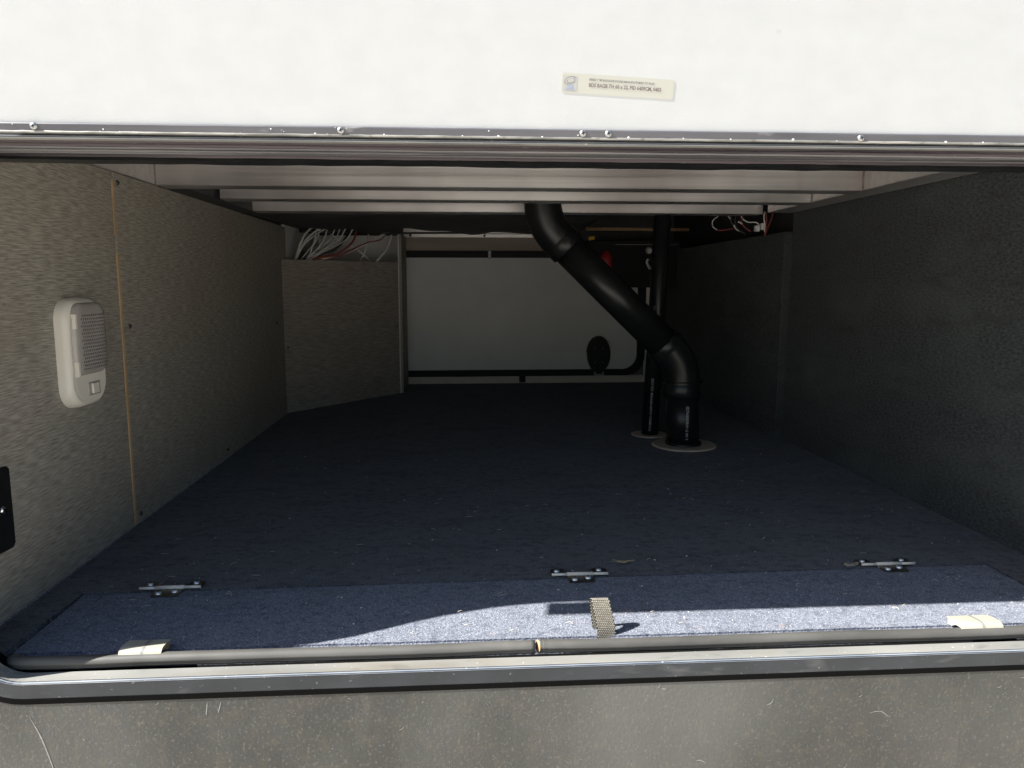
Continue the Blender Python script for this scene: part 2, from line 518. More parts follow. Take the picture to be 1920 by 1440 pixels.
fd = thing('far_hatch', 'grey-white inside face of the closed hatch on the far side, black rubber edged', 'hatch', (.24, YB, .03))
obj('door_panel', slab(nb(), rrect(-.40, .747, .052, .533, .062), YB + .006, YB + .03), M['far_white'], fd)
def ring2(bm, o, i, y0, y1):
    a0 = [bm.verts.new((x, y0, z)) for x, z in o]; b0 = [bm.verts.new((x, y0, z)) for x, z in i]
    a1 = [bm.verts.new((x, y1, z)) for x, z in o]; b1 = [bm.verts.new((x, y1, z)) for x, z in i]
    n = len(o)
    for k in range(n):
        j = (k + 1) % n
        for q in ((a0[k], a0[j], b0[j], b0[k]), (a1[j], a1[k], b1[k], b1[j]), (a0[j], a0[k], a1[k], a1[j]), (b0[k], b0[j], b1[j], b1[k])):
            bm.faces.new(q)
    return bm
obj('edge_seal', ring2(nb(), rrect(-.43, .7745, .030, .5552, .085, 10), rrect(-.40, .741, .057, .527, .062, 10), YB - .006, YB + .012), M['rubber'] if 0 else M['blackmetal'], fd)
obj('keeper', bx(.105, .118, YB - .012, YB - .0065, .522, .556, bev=.002), M['header'], fd)
obj('keeper', bx(.235, .262, YB - .014, YB - .0045, .004, .034, bev=.002), M['blackmetal'], fd)
obj('mark', bx(.07, .098, YB + .0045, YB + .006, .484, .488), M['pale'], fd)
lt = thing('door_latch', 'black oval latch housing low on the far hatch near its right corner', 'latch', (.574, YB, .03))
ov = []
for k in range(40):
    a = 2 * math.pi * k / 40
    x, z = .575 + .049 * math.cos(a), .122 + .078 * math.sin(a) - (.0)
    if z < .057: z = .057
    if 150 < math.degrees(a) < 180 or 110 < math.degrees(a) < 150: x -= .003
    ov.append((x, z))
h = slab(nb(), ov, YB - .020, YB + .005)
bmesh.ops.bevel(h, geom=[e for e in h.edges if all(v.co.y < YB - .019 for v in e.verts)], offset=.006, segments=2, affect='EDGES')
obj('housing', h, M['latch_black'], lt)
h = nb(); box(h, .555, .597, YB - .022, YB - .007, .032, .038, bev=.001); box(h, .555, .561, YB - .022, YB - .007, .037, .048); box(h, .591, .597, YB - .022, YB - .007, .037, .048)
obj('striker', h, M['header'], lt)
for dx in (-.0165, .0165):
    for z in (.147, .088):
        screw(lt, (.575 + dx, YB - .020, z), (0, -1, 0), .0035, M['screw'])

rl = thing('aluminium_rail', 'bright aluminium angle screwed above the far hatch, partly under a sagging black sheet', 'rail', (.2, YB - .03, .61))
obj('rail_face', bx(-.24, .40, YB - .030, YB - .013, .609, .6222), M['alu'], rl)
obj('rail_top', bx(-.24, .40, YB - .034, YB - .013, .6248, .650), M['alu'], rl)
screw(rl, (-.213, YB - .030, .616), (0, -1, 0), .006, M['screw_dark'])
screw(rl, (.09, YB - .030, .6155), (0, -1, 0), .005, M['screw_dark'])

# angled box panel in the far left corner
ap = thing('corner_panel', 'brown linen board standing diagonally across the far left corner, wires rising behind it', 'panel', (-.4, 2.7, 0))
A, B = Vector((XL + .001, 2.452, 0)), Vector((-.246, 2.884, 0))
d = (B - A).normalized(); nn = Vector((d.y, -d.x, 0))
def vbox(bm, a, b, t, z0a, z1a, z0b=None, z1b=None):
    z0b = z0a if z0b is None else z0b; z1b = z1a if z1b is None else z1b
    dd = (b - a).normalized(); n_ = Vector((-dd.y, dd.x, 0)) * t
    P = [(a, z0a), (b, z0b), (b, z1b), (a, z1a)]
    f = [bm.verts.new(q + Vector((0, 0, z))) for q, z in P]
    k = [bm.verts.new(q + n_ + Vector((0, 0, z))) for q, z in P]
    bm.faces.new(f); bm.faces.new(k[::-1])
    for i in range(4):
        j = (i + 1) % 4
        bm.faces.new((f[i], f[j], k[j], k[i]))
    return bm
obj('board', vbox(nb(), A, B, .012, .0005, .497, .0005, .502), M['linen_dark'], ap)
obj('edge_strip', bx(-.2445, -.2405, 2.879, 2.892, .0005, .608), M['pale'], ap)
obj('return_board', bx(-.2435, -.2325, 2.8925, YB - .005, .0005, .608), M['linen_dark'], ap)
screw(ap, A + d * .012 + nn * .0005 + Vector((0, 0, .215)), nn, .004, M['screw_dark'])
screw(ap, B - d * .012 + nn * .0005 + Vector((0, 0, .26)), nn, .004, M['screw_dark'])

# ------------------------------------------------------------ joists and side rails
def joist(y, x0, x1, label, h=.085, t=.05):
    o = thing('ceiling_joist', label, 'joist', ((x0 + x1) / 2, y, ZT), 'aluminium joists under the ceiling')
    pr = [(y, ZT + .0015), (y, ZT + h), (y + t, ZT + h), (y + t, ZT), (y + .0015, ZT)]
    obj('tube', extrude_x(nb(), pr, x0, x1), M['alu'], o)
    return o
joist(1.478, XL + .004, .797, 'aluminium joist nearest the hatch, the deepest band spanning the opening', h=.115)
joist(1.70, XL + .052, .797, 'second aluminium joist, thin bright band just behind the front one')
joist(1.98, XL + .045, .797, 'third aluminium joist, the black drain pipe passing in front of it')
for x0, x1, lab in ((XL - .03, XL - .0005, 'aluminium side rail along the top of the tan left wall'), (.7975, .862, 'aluminium side rail along the top of the dark right wall')):
    o = thing('side_rail', lab, 'rail', (x0, 1.6, ZT), 'aluminium side rails')
    if x0 < 0:
        obj('tube', bx(x0, x1 + .0035, .93, 1.50, ZT + .001, ZT + .1155, bev=.0015), M['alu'], o)
    else:
        obj('tube', bx(x0, x1, .93, 1.95, ZT + .001, ZT + .1155, bev=.0015), M['alu'], o)
    for yy in (1.478, 1.70):
        zz = [(x1 + .0036 if x0 < 0 else x0 - .0006), yy - .002]
        obj('weld', tube(nb(), smooth_path([(zz[0], zz[1], ZT + .002 + k * .014 + random.uniform(-.001, .001)) for k in range(8)], 3), .0014, 6), M['joist_edge'], o)

# dark sheet that closes the ceiling behind the third joist, its rear edge sagging
sh = nb()
rows = []
for j in range(7):
    yy = 2.035 + (2.74 - 2.035) * j / 6
    row = []
    for i in range(41):
        xx = XL + (.40 - XL) * i / 40
        sag = .0075 * (j / 6) ** 2 * (math.sin(xx * 15 + .8) + .6 * math.sin(xx * 37))
        row.append(sh.verts.new((xx, yy, ZT + .002 - sag + .002 * math.sin(xx * 23 + yy * 9))))
    rows.append(row)
for a, b in zip(rows, rows[1:]):
    for i in range(40):
        f = sh.faces.new((a[i], a[i + 1], b[i + 1], b[i])); f.smooth = True
r_ = bmesh.ops.extrude_face_region(sh, geom=sh.faces[:])
bmesh.ops.translate(sh, vec=(0, 0, .004), verts=[v for v in r_['geom'] if isinstance(v, bmesh.types.BMVert)])
tag(obj('underbelly_sheet', sh, M['dark']), 'black sheet closing the ceiling behind the third joist, its far edge sagging', 'sheet')
cb = tube(nb(), smooth_path([(-.50, 2.68, .596), (-.40, 2.70, .600), (-.30, 2.73, .597), (-.2, 2.75, .6005), (-.05, 2.78, .604), (.12, 2.8, .612), (.25, 2.82, .609), (.42, 2.83, .612)], 6), .0038, 8)
tag(obj('black_cable', cb, M['wire_black']), 'thin black cable running along the sagging edge of the dark sheet', 'cable')

# ------------------------------------------------------------ hatch frame, seal, outer wall
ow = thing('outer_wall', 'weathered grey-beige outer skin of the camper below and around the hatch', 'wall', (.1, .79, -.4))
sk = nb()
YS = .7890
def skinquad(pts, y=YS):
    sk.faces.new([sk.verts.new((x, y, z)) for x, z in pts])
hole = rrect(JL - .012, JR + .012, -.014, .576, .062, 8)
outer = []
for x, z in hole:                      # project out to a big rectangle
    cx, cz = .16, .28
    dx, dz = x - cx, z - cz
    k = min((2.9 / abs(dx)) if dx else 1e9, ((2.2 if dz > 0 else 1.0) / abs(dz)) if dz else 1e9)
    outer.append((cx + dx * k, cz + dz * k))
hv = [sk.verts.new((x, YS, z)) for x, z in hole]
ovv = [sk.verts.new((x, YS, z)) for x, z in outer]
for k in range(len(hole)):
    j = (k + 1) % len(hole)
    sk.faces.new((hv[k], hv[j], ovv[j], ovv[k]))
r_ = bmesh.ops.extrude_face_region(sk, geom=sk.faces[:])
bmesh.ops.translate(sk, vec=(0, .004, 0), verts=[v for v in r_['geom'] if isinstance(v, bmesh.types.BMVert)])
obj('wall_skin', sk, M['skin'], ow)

fr = thing('hatch_frame', 'black metal frame round the hatch opening with a dusty sunlit sill', 'frame', (.16, .80, 0))
def sweep(prof, rect, rad, n=10, closedprof=True):
    """prof (outward offset, y) swept around a rounded rectangle"""
    bm = nb()
    x0, x1, z0, z1 = rect
    rings = []
    cs = ((x1 - rad, z1 - rad, 0), (x0 + rad, z1 - rad, 90), (x0 + rad, z0 + rad, 180), (x1 - rad, z0 + rad, 270))
    for cx, cz, a0 in cs:
        for k in range(n + 1):
            a = R(a0 + 90 * k / n)
            rings.append([bm.verts.new((cx + (rad + o) * math.cos(a), y, cz + (rad + o) * math.sin(a))) for o, y in prof])
    m = len(prof)
    for i in range(len(rings)):
        a, b = rings[i], rings[(i + 1) % len(rings)]
        for k in range(m if closedprof else m - 1):
            f = bm.faces.new((a[k], a[(k + 1) % m], b[(k + 1) % m], b[k]))
    return bm
rect = (JL, JR, -.006, .562)
# flange: a thin face in front of the skin with a rounded outer edge
fp = [(.0012, .7852), (.0, .7866), (.0, .789), (.0195, .7888), (.0195, .7871), (.0180, .7862)]
obj('frame_face', sweep(fp, rect, .05), M['frame'], fr)
obj('flange_shadow', sweep([(.0194, .7862), (.0194, .7888), (.0262, .7888), (.0262, .7882)], rect, .05), M['hole'], fr)  # black strip below the flange paints its shadow on the skin
obj('edge_highlight', sweep([(.0016, .7850), (-.0004, .7868), (.0006, .7874), (.0024, .7856)], rect, .05), M['edge'], fr)  # sun highlight on the frame's front edge, put into the strip's colour
# reveal: the sunlit return from the face back to the seal
rp = [(.0004, .7892), (.0004, .8085), (.0034, .8085), (.0034, .7892)]
obj('sill', sweep(rp, rect, .05), M['sill_top'], fr)
# channel behind the reveal, holding the seal
cp = [(.0125, .8088), (.0125, .836), (.0155, .836), (.0155, .8088)]
obj('channel', sweep(cp, rect, .05), M['hole'], fr)

# soft bulb seal lying in the channel: two pieces meeting at a gap left of the strap
def seal(P, label, r=.0076, capleft=False, capright=False):
    pts = smooth_path(P, 8)
    bm = nb()
    seg = 28
    F = frames(pts)
    rings = []
    for i, (p_, (T, N, B)) in enumerate(zip(pts, F)):
        ring = []
        wob = 1 + .03 * math.sin(i * 1.7) * random.random()
        N = (Vector((0, 0, 1)) - T * T.z).normalized() if abs(T.z) < .8 else N
        B = T.cross(N)
        for k in range(seg):
            a = 2 * math.pi * k / seg
            rr = r * wob
            # a groove along the outward side of the bulb
            if k in GR: rr *= .84
            ring.append(bm.verts.new(p_ + (N * math.cos(a) * rr + B * math.sin(a) * rr)))
        rings.append(ring)
    for a, b in zip(rings, rings[1:]):
        for k in range(seg):
            f = bm.faces.new((a[k], a[(k + 1) % seg], b[(k + 1) % seg], b[k])); f.smooth = True
    bm.faces.new(rings[0][::-1]); bm.faces.new(rings[-1])
    o = obj('seal_strip', bm, M['rubber'], fr)
    o['label'] = label
    return o
GR = (8,)
zs, ys = -.0004, .8192
PL = [(-.5075, ys + .0075, zs + .0005), (-.5045, ys + .004, zs), (-.494, ys + .0012, zs), (-.470, ys, zs)]
PL += [(x, ys + .0006 * math.sin(x * 31), zs + .0005 * math.sin(x * 17)) for x in (-.42, -.36, -.28, -.2, -.1, -.02, .04, .0800)]
seal(PL, 'left length of grey rubber bulb seal on the sill')
PR = [(.0850, ys + .0015, zs + .0008), (.10, ys + .001, zs + .0005)] + [(x, ys + .0006 * math.sin(x * 29), zs + .0005 * math.sin(x * 19)) for x in (.16, .24, .34, .44, .54, .64, .72)] + [(.79, ys, zs), (.815, ys + .003, .004), (.829, ys + .006, .03), (.833, ys + .01, .10), (.833, ys + .012, .30)]
seal(PR, 'right length of grey rubber bulb seal on the sill')
cpb = nb()
dome(cpb, (.0838, ys + .0005, zs + .0008), (-1, -.25, .1), .0074, .0012, seg=18)
obj('seal_end', cpb, M['clip_core'], fr)

# unseen blocker added at the left jamb, shaped to trim sunlight on the carpet
fpnts = [(.845, .13), (.800, .155), (.781, .20), (.762, .26), (.755, .32), (.758, .36), (.767, .397), (.776, .43), (.782, .462), (.786, .52), (.845, .55)]
o = obj('sun_blocker', slab(nb(), fpnts, JL - .004, JL + .0, 'yz'), M['rubber'], fr)
o['label'] = 'unseen black blocker added at the left jamb to shape the sunlight on the carpet'

# header: stepped metal soffit above the opening
hd = [(.8005, .575), (.8005, .5605), (.806, .5600), (.8065, .5640), (.816, .5645), (.8165, .5595), (.826, .5592), (.8265, .5665), (.846, .5668),
      (.8465, .5615), (.852, .5612), (.8525, .5670), (.866, .5675), (.8665, .5625), (.8695, .5622), (.870, .5690), (.885, .5690),
      (.8855, .5600), (.905, .5590), (.907, .5615), (.907, .60), (.8005, .60)]
hm = nb()
extrude_x(hm, hd, JL - .05, XR, 60, wob=.00025, seed=3)
o = obj('header', hm, M['header_dark'], fr)
hl = nb()
extrude_x(hl, [(.8855, .5596), (.9072, .5586), (.9080, .5560), (.8850, .5568)], JL - .05, XR, 48, wob=.0005, seed=5)
obj('header_lip', hl, M['abs'], fr)
for (y0, y1, z) in ((.8166, .8258, .5588), (.8466, .8518, .5608), (.8666, .8694, .5618)):
    obj('header_rib', extrude_x(nb(), [(y0, z + .0004), (y1, z + .0002), (y1, z - .0012), (y0, z - .0012)], JL - .05, XR, 50, wob=.00015, seed=int(y0 * 999)), M['header'], fr)
hf = bx(JL - .06, XR + .04, .908, .93, .585, .72)
obj('header_back', hf, M['dark'], fr)

sc_ = nb()
rs = random.Random(5)
def scuff(P, w):
    Q = smooth_path([(x, YS - .0003, z) for x, z in P], 5)
    n = len(Q)
    for k in range(n - 1):
        a, b = Q[k], Q[k + 1]
        t_ = (b - a).normalized(); m_ = Vector((-t_.z, 0, t_.x))
        wa, wb_ = w * math.sin(math.pi * (k + .15) / n), w * math.sin(math.pi * (k + 1.1) / n)
        sc_.faces.new([sc_.verts.new(a + m_ * wa), sc_.verts.new(a - m_ * wa), sc_.verts.new(b - m_ * wb_), sc_.verts.new(b + m_ * wb_)])
scuff([(-.475, -.045), (-.463, -.075), (-.450, -.125)], .0008)
scuff([(.470, -.080), (.485, -.078), (.497, -.086)], .0005)
scuff([(-.285, -.036), (-.287, -.052)], .0006)
scuff([(-.270, -.036), (-.274, -.050)], .0005)
for i in range(15):
    x, z = rs.uniform(-.5, .75), rs.uniform(-.038, -.17)
    a = rs.uniform(-.5, .5) if i % 3 else rs.uniform(0, 3.1); l = rs.uniform(.002, .008)
    scuff([(x, z), (x + math.cos(a) * l, z + math.sin(a) * l), (x + math.cos(a + .3) * 1.8 * l, z + math.sin(a + .3) * 1.8 * l)], rs.uniform(.00025, .0007))
tag(obj('scuffs', sc_, M['scuff'], ow, fix=False), None, kind='stuff')

# ------------------------------------------------------------ open hatch door, folded up
dr = thing('hatch_door', 'white textured inside face of the hatch door folded up above the opening', 'hatch door', (.16, .75, .57))
dp = slab(nb(), rrect(JL + .020, JR - .008, .5672, 1.22, .008, 3), .750, .776)
obj('door_panel', dp, M['door_white'], dr)
hs = nb()
# angle strip along the lower edge: grey face with a brighter lip
extrude_x(hs, [(.7478, .5690), (.7470, .5680), (.7470, .5615), (.7478, .5606), (.7500, .5602), (.7800, .5600), (.7800, .5640), (.7510, .5640), (.7498, .5690)], JL + .021, JR - .010, 80, wob=.0001, seed=9)
obj('hinge_strip', hs, M['strip'], dr)
hl = nb()
extrude_x(hl, [(.7466, .5620), (.7462, .5612), (.7464, .5600), (.7496, .5597), (.7498, .5605)], JL + .021, JR - .010, 160, wob=.0002, seed=12)
obj('strip_lip', hl, M['joist_edge'], dr)
for x, z in ((-.397, .5658), (-.115, .5655), (.118, .5655), (.143, .5655), (.398, .5645), (.68, .565)):
    screw(dr, (x, .7468, z), (0, -1, .1), .0036, M['screw_old'])
dr.rotation_euler = (R(9), 0, 0)
# paint chips stuck on the strip
ch = nb()
for i in range(60):
    x = random.uniform(JL + .03, JR - .02); z = random.choice([.5612, .5616, .5622, random.uniform(.562, .568)])
    s_ = random.uniform(.0003, .0012)
    dome(ch, (x, .7469, z), (0, -1, 0), s_, .0005, seg=6, rings=2)
tag(obj('paint_chips', ch, M['bits'], dr), None, kind='stuff')

# sticker on the door (blurred print copied as far as it can be read)
ang = R(-4.3) * .62
sx0, sz0, sw, shh = .0958, .6030, .1095, .0178
def st(u, v, y=.74975):
    return Vector((sx0 + u * math.cos(ang) - v * math.sin(ang), y, sz0 + u * math.sin(ang) + v * math.cos(ang)))
stm = nb()
pts = rrect(0, sw, 0, shh, .002, 4)
f_ = [stm.verts.new(st(u, v)) for u, v in pts]; b_ = [stm.verts.new(st(u, v, .74995)) for u, v in pts]
stm.faces.new(f_); stm.faces.new(b_[::-1])
for k in range(len(pts)):
    stm.faces.new((f_[k], f_[(k + 1) % len(pts)], b_[(k + 1) % len(pts)], b_[k]))
stk = obj('sticker', stm, M['sticker'], dr)
stk['label'] = 'small cream paper label with grey print and a round emblem'
t = nb(); t.faces.new([t.verts.new(st(u, v, .74965)) for u, v in ((.0015, .0018), (.0150, .0018), (.0150, .0154), (.0015, .0154))])
obj('emblem_ground', t, M['sticker_grey'], stk)
t = nb()
for (a0, a1, rx, rz, cx, cz) in ((20, 330, .0058, .0036, .0082, .0112), (150, 420, .0040, .0022, .0088, .0110)):
    pr_ = None
    for k in range(25):
        a = R(a0 + (a1 - a0) * k / 24)
        w_ = .0006
        q = (t.verts.new(st(cx + rx * math.cos(a), cz + rz * math.sin(a) + .25 * rx * math.cos(a), .74955)),
             t.verts.new(st(cx + (rx - w_) * math.cos(a), cz + (rz - w_) * math.sin(a) + .25 * (rx - w_) * math.cos(a), .74955)))
        if pr_: t.faces.new((pr_[0], q[0], q[1], pr_[1]))
        pr_ = q
obj('emblem', t, M['ink'], stk)
t = nb(); t.faces.new([t.verts.new(st(u, v, .74955)) for u, v in ((.0055, .0042), (.0112, .0042), (.0112, .0072), (.0055, .0072))])
t.faces.new([t.verts.new(st(u, v, .74955)) for u, v in ((.0030, .0026), (.0135, .0026), (.0115, .0038), (.0050, .0038))])
obj('emblem_base', t, M['ink_blue'], stk)
obj('print', text_bm('BDS BAGB TH 60 x 22, PID 6409CM, 0403', .0047, lambda u, v: st(.0262 + u, .0066 + v, .74955), xs=.85, thick=.00018), M['ink_red'], stk)
obj('print', text_bm('SERIES 7 TM BAGGAGE DOORS MANUFACTURED TO PLAN', .0026, lambda u, v: st(.0262 + u, .0122 + v, .74955), xs=.93, thick=.0001), M['ink'], stk)

# ------------------------------------------------------------ things on the sill
def vclip(x, label, flip, w=.0235):
    o = thing('vinyl_clip', label, 'clip', (x, .815, .01), 'cream vinyl clips hooked over the sill seal')
    # folded strip: flat tail inward, bend, short front leaf over the bulb
    prof = [(.8460, .0090), (.8370, .0102), (.8275, .0110), (.8225, .0106), (.8190, .0088), (.8172, .0058)]
    bm = nb()
    top, bot = [], []
    P2 = smooth_path([(0, y, z) for y, z in prof], 4)
    n = len(P2)
    for s in (-1, 1):
        top.append([bm.verts.new((x + s * w, q.y, q.z + .0010)) for q in P2])
        bot.append([bm.verts.new((x + s * w, q.y + .0006, q.z - .0006)) for q in P2])
    for k in range(n - 1):
        bm.faces.new((top[0][k], top[0][k + 1], top[1][k + 1], top[1][k]))
        bm.faces.new((bot[0][k], bot[1][k], bot[1][k + 1], bot[0][k + 1]))
        bm.faces.new((top[0][k], bot[0][k], bot[0][k + 1], top[0][k + 1]))
        bm.faces.new((top[1][k], top[1][k + 1], bot[1][k + 1], bot[1][k]))
    bm.faces.new((top[0][0], top[1][0], bot[1][0], bot[0][0])); bm.faces.new((top[0][-1], bot[0][-1], bot[1][-1], top[1][-1]))
    obj('folded_strip', bm, M['clip'], o)
    # groove marking the middle
    bm = nb()
    cx = x + .002
    for k in range(n - 1):
        a, b = P2[k], P2[k + 1]
        bm.faces.new([bm.verts.new((cx - .0016, a.y, a.z + .0013)), bm.verts.new((cx + .0016, a.y, a.z + .0013)), bm.verts.new((cx + .0016, b.y, b.z + .0013)), bm.verts.new((cx - .0016, b.y, b.z + .0013))])
    obj('groove', bm, M['ink'], o)
    s = 1 if flip else -1
    bm = slab(nb(), [(.8455, .0082), (.8275, .0102), (.8205, .0095), (.8165, .0070), (.830, .0060), (.838, .0010), (.845, .0020)], x + s * (w - .0012), x + s * (w - .0040), 'yz')
    obj('core', bm, M['clip_core'] if flip else M['clip'], o)
vclip(-.3665, 'cream vinyl clip with tan end hooked over the seal at the left of the sill', True)
vclip(.624, 'cream vinyl clip hooked over the seal at the sunlit right end of the sill', False, .0265)

# webbing pull strap standing up as a loop
stp = thing('pull_strap', 'taupe woven pull strap sticking up as a loop from the sill seal', 'strap', (.165, .838, 0))
cl = smooth_path([(.1690, .8395, -.005), (.1685, .8415, .008), (.1665, .845, .020), (.1640, .849, .032), (.1628, .853, .0390), (.1620, .8580, .0392), (.1622, .8608, .034), (.1640, .8610, .018), (.1665, .859, .0005)], 7)
wv = []
F = frames(cl)
wdir = Vector((.97, .12, -.06)).normalized()
halfw = .0116
bm = nb()
rows = []
nW = 13
for i, (p_, (T, N, B)) in enumerate(zip(cl, F)):
    nrm = wdir.cross(T).normalized()
    row = []
    for j in range(nW):
        u = (j / (nW - 1) * 2 - 1)
        row.append(bm.verts.new(p_ + wdir * u * halfw * (1 - .0 * i) + nrm * .0))
    rows.append(row)
for a, b in zip(rows, rows[1:]):
    for j in range(nW - 1):
        f = bm.faces.new((a[j], a[j + 1], b[j + 1], b[j])); f.smooth = True
r_ = bmesh.ops.solidify(bm, geom=bm.faces[:], thickness=.0012)
obj('band', bm, M['web_dark'], stp)
# the weave: one small raised stitch per cell on both sides, joined into one part
bm = nb()
L_ = [0]
for a, b in zip(cl, cl[1:]): L_.append(L_[-1] + (b - a).length)
def at_len(s):
    for i in range(len(L_) - 1):
        if L_[i + 1] >= s:
            t_ = (s - L_[i]) / max(1e-9, L_[i + 1] - L_[i])
            return cl[i].lerp(cl[i + 1], t_), (cl[i + 1] - cl[i]).normalized()
    return cl[-1], (cl[-1] - cl[-2]).normalized()
s_, row_i = .001, 0
while s_ < L_[-1] - .001:
    p_, T = at_len(s_)
    nrm = wdir.cross(T).normalized()
    for j in range(9):
        u = -halfw + .0012 + j * .00262 + (.0013 if row_i % 2 else 0)
        if abs(u) > halfw: continue
        for sgn in (1, -1):
            c = p_ + wdir * u + nrm * (.0009 * sgn)
            q = [c + wdir * a_ * .00112 + T * b_ * .00098 for a_, b_ in ((-1, -.6), (0, -1), (1, -.6), (1, .6), (0, 1), (-1, .6))]
            vs = [bm.verts.new(x_) for x_ in q]
            top = bm.verts.new(c + nrm * .0008 * sgn)
            for k in range(6):
                f = bm.faces.new((vs[k], vs[(k + 1) % 6], top)); f.smooth = True
    s_ += .00205; row_i += 1
o = obj('weave', bm, M['web'], stp)
o['kind'] = 'stuff'

# ------------------------------------------------------------ floor hinges
def hinge(x, label, first=None):
    y = jy(x)
    if first is None:
        o = bpy.data.objects.new('hinge', None); COL.objects.link(o); o.parent = lid; o.location = Vector((x, y, .001)) - lid.location; o['label'] = label
        obj('pin', tube(nb(), [(x - .041, y, .0045), (x - .019, y, .0045)], .0021, 10), M['hinge_pin'], o)
        obj('pin', tube(nb(), [(x + .019, y, .0045), (x + .041, y, .0045)], .0021, 10), M['hinge_pin'], o)
        obj('knuckle', tube(nb(), [(x - .0188, y, .0047), (x + .0188, y, .0047)], .0028, 12), M['hinge_pin'], o)
        obj('leaf_plate', slab(nb(), [(x - .0185, y - .0015), (x + .0185, y - .0015), (x + .0185, y - .022), (x + .0165, y - .025), (x - .0165, y - .025), (x - .0185, y - .022)], .0015, .0030, 'xy'), M['hinge_leaf'], o)
        obj('leaf_plate', slab(nb(), [(x - .041, y + .0015), (x - .021, y + .0015), (x - .021, y + .021), (x - .023, y + .024), (x - .039, y + .024), (x - .041, y + .021)], .0015, .0030, 'xy'), M['hinge_leaf'], o)
        obj('leaf_plate', slab(nb(), [(x + .020, y + .0015), (x + .041, y + .0015), (x + .041, y + .021), (x + .039, y + .024), (x + .022, y + .024), (x + .020, y + .021)], .0015, .0030, 'xy'), M['hinge_leaf'], o)
        for dx, dy in ((-.032, .016), (.030, .017), (-.010, -.016), (.010, -.011)):
            screw(o, (x + dx, y + dy, .0030), (0, 0, 1), .0044, M['screw_bright'], h=.0032)
        return o
    o = first.copy(); COL.objects.link(o)
    o.location = Vector((x, y, .001)) - lid.location
    o['label'] = label
    for c in first.children:
        k = c.copy(); COL.objects.link(k); k.parent = o
    return o
H1 = hinge(.165, 'small steel hinge in the middle of the floor joint, straight behind the pull strap')
h2 = hinge(-.407, 'small steel hinge at the left end of the floor joint, near the tan wall', H1)
h3 = hinge(.632, 'small steel hinge at the right end of the floor joint, dried grass beside it', H1)
h2.rotation_euler = (0, 0, R(1.2))

# ------------------------------------------------------------ lamp and plate on the left wall
lp = thing('wall_lamp', 'cream plastic courtesy lamp with a prismatic lens on the tan left wall, unlit', 'lamp', (XL, 1.14, .235))
Y0, Y1, Z0, Z1 = 1.095, 1.206, .238, .400
def yzloft(levels, m_, name, parent, cap=True):
    bm = nb(); rings = []
    for x, pts in levels:
        rings.append([bm.verts.new((x, a, b)) for a, b in pts])
    n = len(rings[0])
    for a, b in zip(rings, rings[1:]):
        for k in range(n):
            f = bm.faces.new((a[k], a[(k + 1) % n], b[(k + 1) % n], b[k])); f.smooth = True
    if cap: bm.faces.new(rings[-1])
    return obj(name, bm, m_, parent)
def rr_(i, rad): return rrect(Y0 + i, Y1 - i, Z0 + i, Z1 - i, rad, 8)
yzloft([(XL, rr_(0, .034)), (XL + .009, rr_(.0008, .034)), (XL + .0145, rr_(.0028, .033)), (XL + .0175, rr_(.0065, .031)), (XL + .0180, rr_(.0095, .029)), (XL + .0172, rr_(.0108, .028)), (XL + .0186, rr_(.0135, .026))], M['lamp'], 'housing', lp)
ly0, ly1, lz0, lz1 = Y0 + .0105, Y1 - .0055, .286, .3925
def lensr(i, rad): return rrect(ly0 + i, ly1 - i, lz0 + i, lz1 - i, rad, 8)
lens = yzloft([(XL + .0172, lensr(0, .022)), (XL + .0215, lensr(.0008, .022)), (XL + .0238, lensr(.0035, .020)), (XL + .0250, lensr(.010, .016)), (XL + .0258, lensr(.022, .010))], M['lens'], 'lens', lp)
pm = nb()
for i in range(14):
    for j in range(17):
        y = ly0 + .016 + i * .0056 + (.0028 if j % 2 else 0); z = lz0 + .010 + j * .0052
        if y > ly1 - .008 or z > lz1 - .016: continue
        e = min(y - ly0, ly1 - y, z - lz0, lz1 - z)
        x = XL + (.0238 + .0012 * min(1, max(0, e - .0035) / .0065) + .0008 * min(1, max(0, e - .010) / .012))
        q = .0021
        vs = [pm.verts.new((x + .0002, y + a, z + b)) for a, b in ((-q, 0), (0, -q), (q, 0), (0, q))]
        t_ = pm.verts.new((x + .0010, y, z))
        for k in range(4): pm.faces.new((vs[k], vs[(k + 1) % 4], t_))
o = obj('prisms', pm, M['lens_dot'], lens); o['kind'] = 'stuff'
for z in (.366, .297):
    obj('lens_clip', bx(XL + .0180, XL + .0246, ly0 + .0005, ly0 + .0060, z - .011, z + .011, bev=.001), M['lamp'], lp)
obj('switch_bezel', bx(XL + .0184, XL + .0194, 1.142, 1.176, .254, .274, bev=.0004), M['lens'], lp)
obj('switch', bx(XL + .0185, XL + .0222, 1.150, 1.168, .2565, .2715, bev=.001), M['lamp'], lp)
pl = thing('catch_plate', 'black metal catch plate with one screw low on the tan wall by the opening', 'plate', (XL, .93, .09))
obj('plate', slab(nb(), [(.868, .091), (.953, .088), (.958, .093), (.958, .189), (.953, .193), (.868, .193)], XL + .0005, XL + .004, 'yz'), M['blackmetal'], pl)
screw(pl, (XL + .004, .938, .141), (1, 0, 0), .005, M['screw'])

